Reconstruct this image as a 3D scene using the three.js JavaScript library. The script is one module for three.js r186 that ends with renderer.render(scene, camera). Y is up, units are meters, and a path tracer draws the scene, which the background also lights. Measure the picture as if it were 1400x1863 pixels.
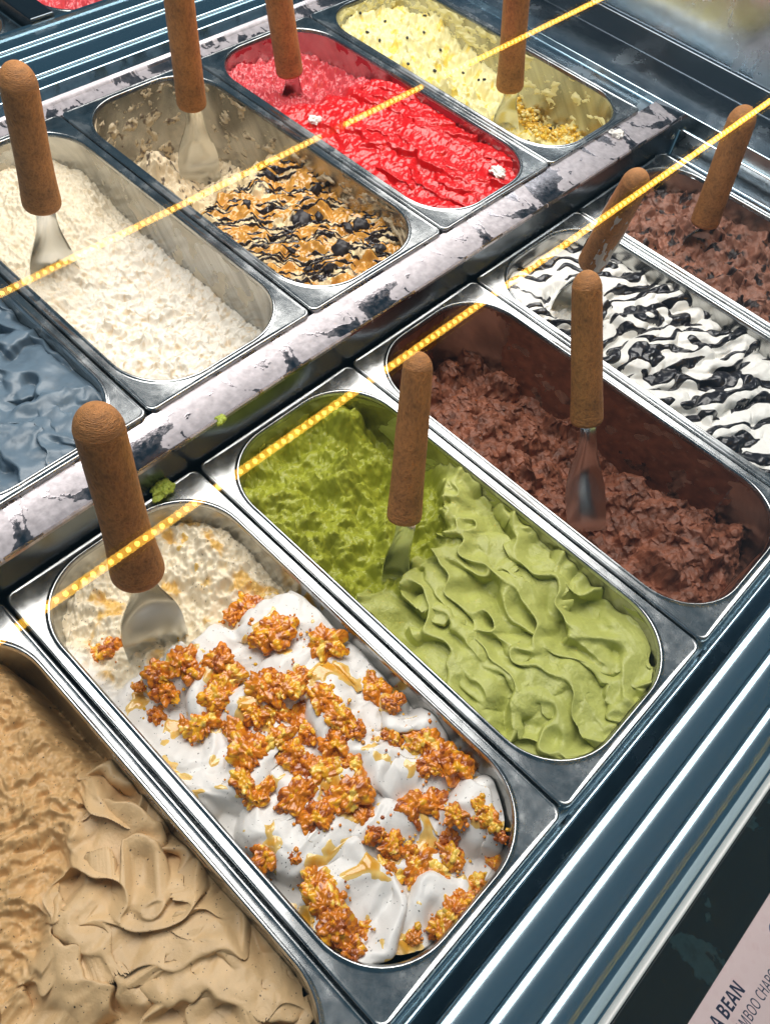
import * as THREE from 'three';
import { mergeGeometries, mergeVertices, toCreasedNormals } from 'three/addons/utils/BufferGeometryUtils.js';
import { RoundedBoxGeometry } from 'three/addons/geometries/RoundedBoxGeometry.js';
import { RectAreaLightUniformsLib } from 'three/addons/lights/RectAreaLightUniformsLib.js';

// ---------------------------------------------------------------- camera, light, exposure
const scene = new THREE.Scene();
const FPX = 1518.8;                                   // focal length in photo pixels (1400 x 1863)
const camera = new THREE.PerspectiveCamera(63.042, 1400 / 1863, 0.02, 30);
const EYE = new THREE.Vector3(0.12495, 0.53903, 0.34557);
const AX = new THREE.Vector3(0.69196595, 0.09539877, 0.71559919), AY = new THREE.Vector3(0.56161259, 0.55170466, -0.61661436), AZ = new THREE.Vector3(-0.45362365, 0.82856566, 0.32818369);
camera.position.copy(EYE);
camera.quaternion.setFromRotationMatrix(new THREE.Matrix4().makeBasis(AX, AY, AZ));
camera.updateMatrixWorld();

scene.background = new THREE.Color().setRGB(0.040, 0.082, 0.112);   // the dim blue shop around the case
RectAreaLightUniformsLib.init();
const renderer = new THREE.WebGLRenderer({ antialias: true });
renderer.toneMapping = THREE.LinearToneMapping;
renderer.toneMappingExposure = 1.12;
renderer.shadowMap.enabled = true;

// a broad white ceiling light over the back of the counter
const PANEL = { x: 1.25, y: 1.3, z: -0.37, w: 2.4, d: 0.88, power: 5.8 };
const panelLight = new THREE.RectAreaLight(new THREE.Color().setRGB(1, 0.965, 0.91), PANEL.power, PANEL.w, PANEL.d);
panelLight.position.set(PANEL.x, PANEL.y - 0.012, PANEL.z);
panelLight.lookAt(PANEL.x, 0, PANEL.z);
scene.add(panelLight);

// ---------------------------------------------------------------- helpers
function rng(seed) { let s = seed >>> 0; return () => { s = (s + 0x6D2B79F5) >>> 0; let t = s; t = Math.imul(t ^ (t >>> 15), t | 1); t ^= t + Math.imul(t ^ (t >>> 7), t | 61); return ((t ^ (t >>> 14)) >>> 0) / 4294967296; }; }
const PERM = new Uint8Array(512); { const r = rng(7), a = [...Array(256).keys()]; for (let i = 255; i > 0; i--) { const j = (r() * (i + 1)) | 0; [a[i], a[j]] = [a[j], a[i]]; } for (let i = 0; i < 512; i++) PERM[i] = a[i & 255]; }
const GX = [1, -1, 0, 0, .7071, -.7071, .7071, -.7071], GY = [0, 0, 1, -1, .7071, .7071, -.7071, -.7071];
function noise(x, y) {
  const X = Math.floor(x), Y = Math.floor(y), fx = x - X, fy = y - Y, u = fx * fx * fx * (fx * (fx * 6 - 15) + 10), v = fy * fy * fy * (fy * (fy * 6 - 15) + 10);
  const a = PERM[X & 255], b = PERM[(X + 1) & 255], yi = Y & 255, yj = (Y + 1) & 255;
  const g = (h, p, q) => GX[h & 7] * p + GY[h & 7] * q;
  const n00 = g(PERM[a + yi], fx, fy), n10 = g(PERM[b + yi], fx - 1, fy), n01 = g(PERM[a + yj], fx, fy - 1), n11 = g(PERM[b + yj], fx - 1, fy - 1);
  const p = n00 + u * (n10 - n00), q = n01 + u * (n11 - n01);
  return 1.5 * (p + v * (q - p));
}
function fbm(x, y, oct = 4, gain = .5) { let s = 0, a = 1, f = 1; for (let i = 0; i < oct; i++) { s += a * noise(x * f + i * 17.3, y * f - i * 9.1); a *= gain; f *= 2.03; } return s; }
function ridged(x, y, oct = 4, gain = .55) { let s = 0, a = 1, f = 1; for (let i = 0; i < oct; i++) { s += a * (1 - 2 * Math.abs(noise(x * f + i * 7.7, y * f + i * 3.3))); a *= gain; f *= 2.07; } return s; }
function cell(x, y) {                                   // distance to nearest point, second distance, id
  const X = Math.floor(x), Y = Math.floor(y); let d1 = 9, d2 = 9, id = 0;
  for (let j = -1; j <= 1; j++) for (let i = -1; i <= 1; i++) {
    const h = PERM[(PERM[(X + i) & 255] + Y + j) & 255], k = PERM[h + 31], dx = X + i + h / 255 - x, dy = Y + j + k / 255 - y, d = dx * dx + dy * dy;
    if (d < d1) { d2 = d1; d1 = d; id = h; } else if (d < d2) d2 = d;
  }
  return [Math.sqrt(d1), Math.sqrt(d2), id / 255];
}
function cell3(x, y, z) {                               // nearest point in space: distance, id
  const X = Math.floor(x), Y = Math.floor(y), Z = Math.floor(z); let d1 = 9, id = 0;
  for (let k = -1; k <= 1; k++) for (let j = -1; j <= 1; j++) for (let i = -1; i <= 1; i++) { const h = PERM[PERM[PERM[(X + i) & 255] + ((Y + j) & 255)] + ((Z + k) & 255)], q = PERM[h + 31], w = PERM[q + 57], dx = X + i + h / 255 - x, dy = Y + j + q / 255 - y, dz = Z + k + w / 255 - z, d = dx * dx + dy * dy + dz * dz; if (d < d1) { d1 = d; id = PERM[w + 11]; } }
  return [Math.sqrt(d1), id / 255];
}
const clamp = (x, a = 0, b = 1) => Math.min(b, Math.max(a, x));
const sstep = (a, b, x) => { const t = clamp((x - a) / (b - a)); return t * t * (3 - 2 * t); };
const lerp = (a, b, t) => a + (b - a) * t;
const mix3 = (a, b, t) => [lerp(a[0], b[0], t), lerp(a[1], b[1], t), lerp(a[2], b[2], t)];
const gauss = (x, z, cx, cz, r, s = r) => Math.exp(-((x - cx) ** 2) / (r * r) - ((z - cz) ** 2) / (s * s));
const lin = (r, g, b) => new THREE.Color().setRGB(r, g, b);

function ray(px, py) {                                  // direction through a photo pixel
  const a = (px - 700) / FPX, b = -(py - 931.5) / FPX;
  return new THREE.Vector3().addScaledVector(AX, a).addScaledVector(AY, b).addScaledVector(AZ, -1);
}
function onPlane(px, py, y) { const d = ray(px, py); return EYE.clone().addScaledVector(d, (y - EYE.y) / d.y); }

const taken = {};
function numbered(n) { const k = taken[n] = (taken[n] ?? -1) + 1; return k ? `${n}_${String(k).padStart(3, '0')}` : n; }
function tag(o, label, category, group, kind) { o.userData.label = label; o.userData.category = category; if (group) o.userData.group = group; if (kind) o.userData.kind = kind; return o; }
function thing(name, label, category, pos = [0, 0, 0], group) { const g = new THREE.Group(); g.name = numbered(name); g.position.set(...pos); scene.add(g); return tag(g, label, category, group); }
function mesh(name, geo, mat, parent) { const m = new THREE.Mesh(geo, mat); m.name = parent === scene ? numbered(name) : name; m.castShadow = m.receiveShadow = true; parent.add(m); return m; }

// ---------------------------------------------------------------- textures and materials
function dataTex(n, fn, srgb = false, m = n) {
  const d = new Uint8Array(n * m * 4);
  for (let y = 0; y < m; y++) for (let x = 0; x < n; x++) { const c = fn(x / n, y / m), k = 4 * (y * n + x); d[k] = clamp(c[0]) * 255; d[k + 1] = clamp(c[1]) * 255; d[k + 2] = clamp(c[2]) * 255; d[k + 3] = 255; }
  const t = new THREE.DataTexture(d, n, m); t.wrapS = t.wrapT = THREE.RepeatWrapping; t.magFilter = THREE.LinearFilter; t.minFilter = THREE.LinearMipmapLinearFilter; t.generateMipmaps = true;
  if (srgb) t.colorSpace = THREE.SRGBColorSpace; t.needsUpdate = true; return t;
}
// noise that tiles over the unit square
function tile(fn) { return (u, v) => { const a = fn(u, v), b = fn(u - 1, v), c = fn(u, v - 1), d = fn(u - 1, v - 1), s = sstep(.0, 1, u), t = sstep(.0, 1, v); return lerp(lerp(a, b, s), lerp(c, d, s), t); }; }
const grainN = tile((u, v) => fbm(u * 14, v * 14, 5, .62));
const grainTex = dataTex(512, (u, v) => { const g = .5 + .42 * grainN(u, v); return [g, g, g]; });
const creamN = tile((u, v) => fbm(u * 7, v * 7, 4, .5));
const creamTex = dataTex(512, (u, v) => { const g = .5 + .4 * creamN(u, v); return [g, g, g]; });
const speckTex = (() => {                               // vanilla-seed specks: white with dark dots
  const n = 1024, a = new Float32Array(n * n).fill(1), r = rng(91);
  for (let k = 0; k < 520; k++) { const cx = r() * n, cy = r() * n, rad = 1.3 + 2.6 * r() * r(), dk = .25 + .5 * r(), e = .5 + r(); for (let y = -4; y <= 4; y++) for (let x = -4; x <= 4; x++) { const d = Math.hypot(x * e, y / e) / rad; if (d < 1.4) { const i = ((cy + y + n) | 0) % n * n + ((cx + x + n) | 0) % n; a[i] = Math.min(a[i], lerp(dk, 1, sstep(.6, 1.4, d))); } } }
  return dataTex(n, (u, v) => { const g = a[((v * n) | 0) * n + ((u * n) | 0)]; return [g, g, g]; }, true);
})();
const smudgeN = tile((u, v) => { const w = .25 * noise(u * 5, v * 5); return fbm(u * 4 + w, v * 4 - w, 6, .58); });
const fineN = tile((u, v) => fbm(u * 40, v * 40, 3, .6));
const smudgeTex = dataTex(1024, (u, v) => { const s = smudgeN(u, v), f = fineN(u, v); const g = .36 + .18 * sstep(-.25, .5, s) + .06 * f + .07 * sstep(.28, .40, s + .12 * f); return [g, g, g]; });
const stainTex = dataTex(1024, (u, v) => { const s = smudgeN(v + .37, u + .11), f = fineN(v, u); const g = .80 - .13 * sstep(.15, .5, s + .15 * f) + .06 * f; return [g * 1.0, g * .995, g * .985]; }, true);
// frost and dried milk on the divider: thin film with ragged outlines
const frostN = tile((u, v) => { const w = .5 * noise(u * 6 + 3, v * 6); return fbm(u * 5 + w, v * 2.4 + w, 6, .55); });
const frostMask = (u, v) => { const s = frostN(u, v) + .16 * fineN(u, v); return .75 * sstep(-.02, .05, s) + .25 * sstep(-.5, .3, s); };
const frostRough = dataTex(1024, (u, v) => { const m = frostMask(u, v), f = fineN(v, u); const g = lerp(.15, .40, m) + .10 * f; return [g, g, g]; });
const frostMap = dataTex(1024, (u, v) => { const m = frostMask(u, v), f = fineN(u, v); const a = lerp(.74, .84, m) + .09 * f; return [a, a * .99, a * .99]; }, true);
const frostMetal = dataTex(512, (u, v) => { const m = 1 - .62 * frostMask(u, v); return [m, m, m]; });
const brushN = (u, v) => .6 * noise(u * 3, v * 180) + .4 * noise(u * 6 + 5, v * 420);
const brushTex = dataTex(512, (u, v) => { const g = .5 + .3 * tile(brushN)(u, v); return [g, g, g]; });
const corkN = tile((u, v) => fbm(u * 26, v * 46, 3, .7)), corkB = tile((u, v) => fbm(u * 3, v * 6, 4, .55));
const corkTex = dataTex(512, (u, v) => { const f = corkN(u, v), b = corkB(u, v), d = sstep(.35, .7, f) * .55; let g = 1 + .20 * f + .16 * b - d * .5; return [.74 * g, .50 * g * (1 - .08 * d), .295 * g * (1 - .18 * d)]; }, true);
const corkBump = dataTex(512, (u, v) => { const g = .5 + .4 * corkN(u, v); return [g, g, g]; });

function rep(t, x, y = x) { const c = t.clone(); c.repeat.set(x, y); c.needsUpdate = true; return c; }
const M = {};
M.pan = new THREE.MeshStandardMaterial({ color: lin(.80, .83, .86), metalness: 1, roughness: .56, map: rep(stainTex, 4), roughnessMap: rep(smudgeTex, 4), bumpMap: rep(creamTex, 6), bumpScale: .00006 });
M.basin = new THREE.MeshStandardMaterial({ color: lin(.74, .75, .74), metalness: 1, roughness: .24, map: rep(stainTex, 3), bumpMap: rep(creamTex, 5), bumpScale: .0002 });
M.steel = new THREE.MeshStandardMaterial({ color: lin(.62, .68, .73), metalness: 1, roughness: .5, roughnessMap: rep(smudgeTex, 3), bumpMap: rep(creamTex, 5), bumpScale: .0001 });
M.rail = new THREE.MeshStandardMaterial({ color: lin(.50, .64, .72), metalness: 1, roughness: .18, bumpMap: rep(brushTex, 2, 2), bumpScale: .00004 });
M.bar = new THREE.MeshStandardMaterial({ color: lin(.60, .565, .60), metalness: 1, metalnessMap: rep(frostMetal, 4), roughness: 1, map: rep(frostMap, 4), roughnessMap: rep(frostRough, 4), bumpMap: rep(frostRough, 4), bumpScale: .0003 });
M.darkMetal = new THREE.MeshStandardMaterial({ color: lin(.13, .15, .17), metalness: 1, roughness: .26, bumpMap: rep(creamTex, 6), bumpScale: .00008 });   // dark glossy metal, one even tone
M.blade = new THREE.MeshStandardMaterial({ color: lin(.74, .76, .76), metalness: 1, roughness: .2, bumpMap: rep(brushTex, 1, 3), bumpScale: .00004 });
M.cork = new THREE.MeshStandardMaterial({ color: lin(.88, .91, .84), roughness: .62, map: rep(corkTex, 1, 1.6), bumpMap: rep(corkBump, 1, 1.6), bumpScale: .0005 });
function food(rough, bump = grainTex, scale = .0007, map = null, extra = {}) { return new THREE.MeshPhysicalMaterial({ color: 0xffffff, vertexColors: true, roughness: rough, bumpMap: bump, bumpScale: scale, map, ...extra }); }

// ---------------------------------------------------------------- layout
const PITCH = .17, LEN = .3723, HB = .0348, BACK_Z = -.0385, BACK_X = .16304;
const HW = .0755, HL = .1772, HR = .052;               // half size and corner radius of a pan's opening
const panAt = (row, i) => row === 'R' ? [i ? .4895 : .6915, HB - .008, -.5665 - LEN / 2] : row === 'F' ? [(i + .5) * PITCH, 0, LEN / 2] : [BACK_X + (i + .5) * PITCH, HB, BACK_Z - LEN / 2];
const taper = d => 1 - .055 * d / .1;                   // the walls lean in towards the floor

// ---------------------------------------------------------------- ceiling light fitting (out of frame, mirrored in the steel)
{
  const g = thing('ceiling_light', 'long white light panel hanging above the counter', 'ceiling light', [PANEL.x, PANEL.y, PANEL.z]);
  mesh('housing', new RoundedBoxGeometry(PANEL.w + .06, .05, PANEL.d + .06, 2, .01).translate(0, .03, 0), new THREE.MeshStandardMaterial({ color: lin(.7, .7, .7), roughness: .5 }), g);
  mesh('diffuser', new THREE.BoxGeometry(PANEL.w, .006, PANEL.d).translate(0, -.0005, 0), new THREE.MeshStandardMaterial({ color: lin(.8, .8, .8), emissive: lin(1, .965, .91), emissiveIntensity: 1.2, roughness: .6 }), g);
}

// ---------------------------------------------------------------- the display case
const creased = (g, a) => toCreasedNormals(g.scale(2000, 2000, 2000), a).scale(.0005, .0005, .0005);   // the helper compares places to the centimetre
function extrudeX(pts, x0, x1, closed = true) {         // profile of [z, y] swept along x
  const s = new THREE.Shape(pts.map(([z, y]) => new THREE.Vector2(z, y)));
  const g = new THREE.ExtrudeGeometry(s, { depth: x1 - x0, bevelEnabled: false, steps: 1, curveSegments: 8 });
  const p = g.attributes.position, uv = new Float32Array(p.count * 2);
  for (let i = 0; i < p.count; i++) { const z = p.getX(i), y = p.getY(i), x = p.getZ(i) + x0; p.setXYZ(i, x, y, z); uv[2 * i] = x; uv[2 * i + 1] = z + y; }
  const idx = []; for (let i = 0; i < p.count; i += 3) idx.push(i, i + 2, i + 1);
  g.setAttribute('uv', new THREE.BufferAttribute(uv, 2)); g.setIndex(idx);
  return creased(g.toNonIndexed(), .6);
}
const displayCase = thing('display_case', 'stainless steel gelato display case holding two rows of pans', 'display case');
{
  const X0 = -.55, X1 = 1.046;
  // divider between the rows: flat top with a rolled front lip and a tall dark front face
  mesh('divider_bar', extrudeX([[-.0405, HB - .004], [-.0385, HB - .0045], [-.006, HB - .0052], [-.0035, HB - .004], [-.0022, HB - .0005], [-.0008, HB + .0006], [.0005, HB - .0004], [.0008, HB - .003], [-.0006, HB - .0042], [-.0405, HB - .014]], X0, X1), M.bar, displayCase);
  mesh('divider_wall', extrudeX([[-.036, HB - .0150], [-.0008, HB - .0048], [-.0006, -.13], [-.036, -.13]], X0, X1), M.darkMetal, displayCase);
  // rail just behind the back row
  mesh('back_ledge', extrudeX([[-.4125, HB - .005], [-.4290, HB - .003], [-.4325, HB + .001], [-.4340, HB + .0015], [-.4352, HB], [-.4352, HB - .02], [-.4125, HB - .02]].reverse(), X0, X1), M.bar, displayCase);
  // floor of the wells, below the pans
  mesh('well_floor', new RoundedBoxGeometry(1.75, .01, 1.05, 1, .002).translate(.28, -.145, -.05), M.steel, displayCase);
  // stepped runners at the back
  const beads = [-.4572, -.4785, -.5110, -.5330];
  const prof = [[-.4352, HB - .016], [-.4540, HB - .016]];
  for (let i = 0; i < 4; i++) { const z = beads[i], y = HB + .001 * i; prof.push([z + .0014, i ? y - .0024 : HB - .016], [z + .0012, y - .0008], [z + .0006, y - .0001], [z, y + .0001], [z - .0007, y - .0003], [z - .0016, y - .0012], [z - .003, y - .0014]); }
  prof.push([-.5600, HB - .001], [-.5612, HB + .002], [-.5660, HB + .002], [-.5660, HB - .03], [-.4352, HB - .03]);
  mesh('back_runner', extrudeX(prof.reverse(), X0, 1.12), M.rail, displayCase);
  mesh('rear_divider', new RoundedBoxGeometry(.030, .02, .40, 2, .002).translate(.5905, HB - .004, -.7675), M.darkMetal, displayCase);
  // support strip and dark gap before the front runners
  mesh('front_ledge', extrudeX([[.3665, -.009], [.3735, -.0085], [.3762, -.0055], [.3776, -.0050], [.3788, -.0058], [.3790, -.02], [.3665, -.02]].reverse(), X0, X1), M.rail, displayCase);
  const lip = (z0, z1, drop) => {
    const p = [[z0, -.018], [z0, -.0036], [z0 + .0002, -.0031]];
    for (let k = 0; k <= 12; k++) { const d = .0006 + (z1 - z0 - .0012) * (k / 12) ** 1.6; p.push([z0 + d, -.0030 * Math.exp(-d / .0030) - (drop ? .011 * Math.max(0, (d - .013) / .013) ** 2 : 0)]); }
    p.push([z1 - .0004, -.018 - (drop ? .006 : 0)]); if (drop) p.push([z0, -.024]); return p;
  };
  for (const [a, b, d] of [[.3890, .4090, 0], [.4090, .4302, 0], [.4302, .4570, 1]]) mesh('front_runner', extrudeX(lip(a, b, d).reverse(), X0, 1.12), M.rail, displayCase);
  mesh('edge_bead', extrudeX([[.4574, -.012], [.4574, -.0016], [.4580, -.0004], [.4590, 0], [.4600, -.0004], [.4604, -.0016], [.4604, -.012]].reverse(), X0, 1.12), new THREE.MeshStandardMaterial({ color: lin(.86, .84, .80), roughness: .35 }), displayCase);
  // end of the case: ledge, dark strip and the upright end panel
  const slab = (x0, x1, y0, y1, z0, z1, r = .002) => new RoundedBoxGeometry(x1 - x0, y1 - y0, z1 - z0, 3, r).translate((x0 + x1) / 2, (y0 + y1) / 2, (z0 + z1) / 2);
  const uvm = g => { const p = g.attributes.position, u = new Float32Array(p.count * 2); for (let i = 0; i < p.count; i++) { u[2 * i] = p.getZ(i); u[2 * i + 1] = p.getX(i) + p.getY(i); } g.setAttribute('uv', new THREE.BufferAttribute(u, 2)); return g; };
  mesh('end_ledge', uvm(slab(1.0475, 1.1195, HB - .016, HB - .001, -.4350, .386)), M.steel, displayCase);
  mesh('end_ledge_trim', uvm(slab(1.0462, 1.0488, HB - .02, HB + .0006, -.4350, .386, .001)), M.rail, displayCase);
  mesh('end_step', uvm(slab(1.0160, 1.0458, HB - .022, HB - .0075, -.4120, -.0012)), M.steel, displayCase);
  mesh('well_end_wall', uvm(slab(1.044, 1.0475, -.13, HB - .0165, .0012, .386)), M.steel, displayCase);
  mesh('well_step', uvm(slab(1.022, 1.0436, -.03, -.012, .0012, .376)), M.steel, displayCase);
  mesh('end_strip', uvm(slab(1.1200, 1.1260, HB - .03, .0600, -.560, .60, .002)), M.darkMetal, displayCase);
  mesh('end_panel', uvm(slab(1.1265, 1.1320, HB - .03, .44, -.5600, .60, .001)), M.steel, displayCase);
  // screws on the corner of the well
  for (const [y, z] of [[.012, .006], [-.012, .006]]) mesh('screw', new THREE.SphereGeometry(.0035, 12, 8).scale(1, 1, .6).translate(1.034, y, z - .006), M.blade, displayCase);
}

// ---------------------------------------------------------------- pans
function ringPts(hw, hl, r, per = 14, sx = 8, sz = 20) {
  const out = [];
  const corner = (cx, cz, a0) => { for (let k = 0; k < per; k++) { const a = a0 + (k / per) * Math.PI / 2; out.push([cx + r * Math.cos(a), cz + r * Math.sin(a)]); } };
  const edge = (a, b, n) => { for (let k = 0; k < n; k++) out.push([lerp(a[0], b[0], k / n), lerp(a[1], b[1], k / n)]); };
  corner(hw - r, hl - r, 0); edge([hw - r, hl], [-(hw - r), hl], sx);
  corner(-(hw - r), hl - r, Math.PI / 2); edge([-hw, hl - r], [-hw, -(hl - r)], sz);
  corner(-(hw - r), -(hl - r), Math.PI); edge([-(hw - r), -hl], [hw - r, -hl], sx);
  corner(hw - r, -(hl - r), 1.5 * Math.PI); edge([hw, -(hl - r)], [hw, hl - r], sz);
  return out;
}
function loft(rings, cap = false) {                     // rings of [hw, hl, r, y], from outside to inside
  const P = [], UV = [], I = []; let n = 0;
  rings.forEach(([hw, hl, r, y]) => { const q = ringPts(hw, hl, r); n = q.length; for (const [x, z] of q) { P.push(x, y, z); UV.push(x, z + y); } });
  for (let k = 0; k + 1 < rings.length; k++) for (let i = 0; i < n; i++) { const a = k * n + i, b = k * n + (i + 1) % n, c = a + n, d = b + n; I.push(a, b, c, b, d, c); }
  if (cap) { const c0 = P.length / 3; P.push(0, rings.at(-1)[3], 0); UV.push(0, 0); const k = (rings.length - 1) * n; for (let i = 0; i < n; i++) I.push(k + i, k + (i + 1) % n, c0); }
  const g = new THREE.BufferGeometry(); g.setAttribute('position', new THREE.Float32BufferAttribute(P, 3)); g.setAttribute('uv', new THREE.Float32BufferAttribute(UV, 2)); g.setIndex(I); g.computeVertexNormals(); return g;
}
const OW = .0843, OL = .18535;
const flangeGeo = loft([[OW - .0012, OL - .0012, .006, -.0090], [OW, OL, .007, -.0085], [OW, OL, .007, -.0026], [OW - .0003, OL - .0003, .0068, -.0012], [OW - .0009, OL - .0009, .0064, -.0004], [OW - .0016, OL - .0016, .0062, -.0001], [OW - .0022, OL - .0022, .0060, -.0003], [OW - .0028, OL - .0030, .0060, -.0006],
  [HW + .0030, HL + .0032, HR + .0018, -.0010], [HW + .0022, HL + .0023, HR + .0014, -.0003], [HW + .0013, HL + .0013, HR + .0008, .0004], [HW + .0005, HL + .0005, HR + .0003, .0004], [HW, HL, HR, -.0002], [HW - .0006, HL - .0006, HR - .0004, -.0014], [HW - .0010, HL - .0010, HR - .0006, -.0032]]);
const basinRings = [[HW - .0011, HL - .0011, HR - .0007, -.0034]];
for (const d of [.012, .03, .06, .09, .11]) basinRings.push([HW * taper(d) - .0011, HL - (HW - HW * taper(d)) - .0011, HR - .0007, -d]);
{ const w = HW * taper(.11), l = HL - (HW - w); for (const [i, y] of [[.002, .1145], [.006, .1180], [.012, .1200]]) basinRings.push([w - i - .0011, l - i - .0011, HR - i, -y]); basinRings.push([w * .5, l - w * .5, .02, -.1202]); }
const basinGeo = loft(basinRings, true);
const FLAV = [
  ['F', 0, 'caramel'], ['F', 1, 'white honeycomb'], ['F', 2, 'green'], ['F', 3, 'dark brown chocolate'], ['F', 4, 'black and white striped'], ['F', 5, 'chunky brown chocolate'],
  ['R', 0, 'rear red'], ['R', 1, 'scraped out brown'],
  ['B', 0, 'slate blue charcoal'], ['B', 1, 'cream coloured coconut'], ['B', 2, 'coffee and caramel'], ['B', 3, 'bright red'], ['B', 4, 'pale yellow'],
];
const pans = {};
for (const [row, i, f] of FLAV) {
  const p = panAt(row, i), g = thing('steel_pan', `rectangular stainless steel pan holding the ${f} ice cream`, 'food pan', p, 'steel pans in the display case');
  const t = rng(i * 7 + (row === 'F' ? 1 : 99));
  mesh('flange', flangeGeo, M.pan, g); mesh('basin', basinGeo, M.basin, g);
  g.rotation.y = (t() - .5) * .004; pans[row + i] = g;
}

// ---------------------------------------------------------------- ice cream surfaces (millimetres inside the pan: x across, z along, y from the rim)
function cornerMap(x, z, hw, hl, r) {
  const ax = Math.abs(x), az = Math.abs(z), ix = hw - r, iz = hl - r;
  if (ax > ix && az > iz) { const a = (ax - ix) / r, b = (az - iz) / r; return [Math.sign(x) * (ix + r * a * Math.sqrt(1 - b * b / 2)), Math.sign(z) * (iz + r * b * Math.sqrt(1 - a * a / 2))]; }
  return [x, z];
}
function surface(nx, nz, fn, color, { blur = 1, skirt = true, keep = null, uvScale = 60 } = {}) {
  const hw = HW * 1000 - .9, hl = HL * 1000 - .9, r = HR * 1000 - .5, N = (nx + 1) * (nz + 1);
  const X = new Float32Array(N), Z = new Float32Array(N), Hh = new Float32Array(N), DX = new Float32Array(N), DZ = new Float32Array(N), K = new Float32Array(N);
  let k = 0;
  for (let j = 0; j <= nz; j++) for (let i = 0; i <= nx; i++, k++) {
    const [x, z] = cornerMap(lerp(-hw, hw, i / nx), lerp(-hl, hl, j / nz), hw, hl, r), v = fn(x, z);
    X[k] = x; Z[k] = z; if (typeof v === 'number') Hh[k] = v; else { Hh[k] = v[0]; DX[k] = v[1]; DZ[k] = v[2]; if (v.length > 3) K[k] = v[3]; }
  }
  for (let b = 0; b < blur; b++) for (const A of [Hh, DX, DZ]) {
    const c = A.slice();
    for (let j = 1; j < nz; j++) for (let i = 1; i < nx; i++) { const q = j * (nx + 1) + i; A[q] = .4 * c[q] + .15 * (c[q - 1] + c[q + 1] + c[q - nx - 1] + c[q + nx + 1]); }
  }
  const P = [], C = [], UV = [], I = [];
  for (k = 0; k < N; k++) {
    const d = Math.max(0, -Hh[k]) / 1000, sx = taper(d), inset = HW * 1000 * (1 - sx), ex = clamp((hw - Math.abs(X[k])) / 8), ez = clamp((hl - Math.abs(Z[k])) / 8), e = Math.min(ex, ez);
    const x = X[k] * sx + DX[k] * e, z = Z[k] * (1 - inset / (HL * 1000)) + DZ[k] * e;
    P.push(x / 1000, Hh[k] / 1000, z / 1000); const c = color(X[k], Z[k], Hh[k], K[k]); C.push(c[0], c[1], c[2]); UV.push(x / uvScale, z / uvScale);
  }
  for (let j = 0; j < nz; j++) for (let i = 0; i < nx; i++) {
    const a = j * (nx + 1) + i, b = a + 1, c = a + nx + 1, d = c + 1;
    if (keep && !(keep(K[a]) || keep(K[b]) || keep(K[c]) || keep(K[d]))) continue;
    I.push(a, c, b, b, c, d);
  }
  if (skirt) {
    const ring = []; for (let i = 0; i <= nx; i++) ring.push(i); for (let j = 1; j <= nz; j++) ring.push(j * (nx + 1) + nx); for (let i = nx - 1; i >= 0; i--) ring.push(nz * (nx + 1) + i); for (let j = nz - 1; j >= 1; j--) ring.push(j * (nx + 1));
    const b0 = P.length / 3; for (const q of ring) { P.push(P[3 * q] * .985, P[3 * q + 1] - .012, P[3 * q + 2] * .995); C.push(C[3 * q], C[3 * q + 1], C[3 * q + 2]); UV.push(UV[2 * q], UV[2 * q + 1] + .2); }
    for (let q = 0; q < ring.length; q++) { const a = ring[q], b = ring[(q + 1) % ring.length], c = b0 + q, d = b0 + (q + 1) % ring.length; I.push(a, b, c, b, d, c); }
  }
  let g = new THREE.BufferGeometry(); g.setAttribute('position', new THREE.Float32BufferAttribute(P, 3)); g.setAttribute('color', new THREE.Float32BufferAttribute(C, 3)); g.setAttribute('uv', new THREE.Float32BufferAttribute(UV, 2)); g.setIndex(I);
  if (keep) g = compact(g);
  g.computeVertexNormals(); return g;
}
function compact(g) {                                   // drop the vertices that no face uses
  const idx = g.index.array, map = new Int32Array(g.attributes.position.count).fill(-1), names = Object.keys(g.attributes), out = Object.fromEntries(names.map(n => [n, []])), I = []; let n = 0;
  for (const i of idx) { if (map[i] < 0) { map[i] = n++; for (const a of names) { const A = g.attributes[a]; for (let c = 0; c < A.itemSize; c++) out[a].push(A.array[i * A.itemSize + c]); } } I.push(map[i]); }
  const r = new THREE.BufferGeometry(); for (const a of names) r.setAttribute(a, new THREE.Float32BufferAttribute(out[a], g.attributes[a].itemSize)); r.setIndex(I); return r;
}
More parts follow.
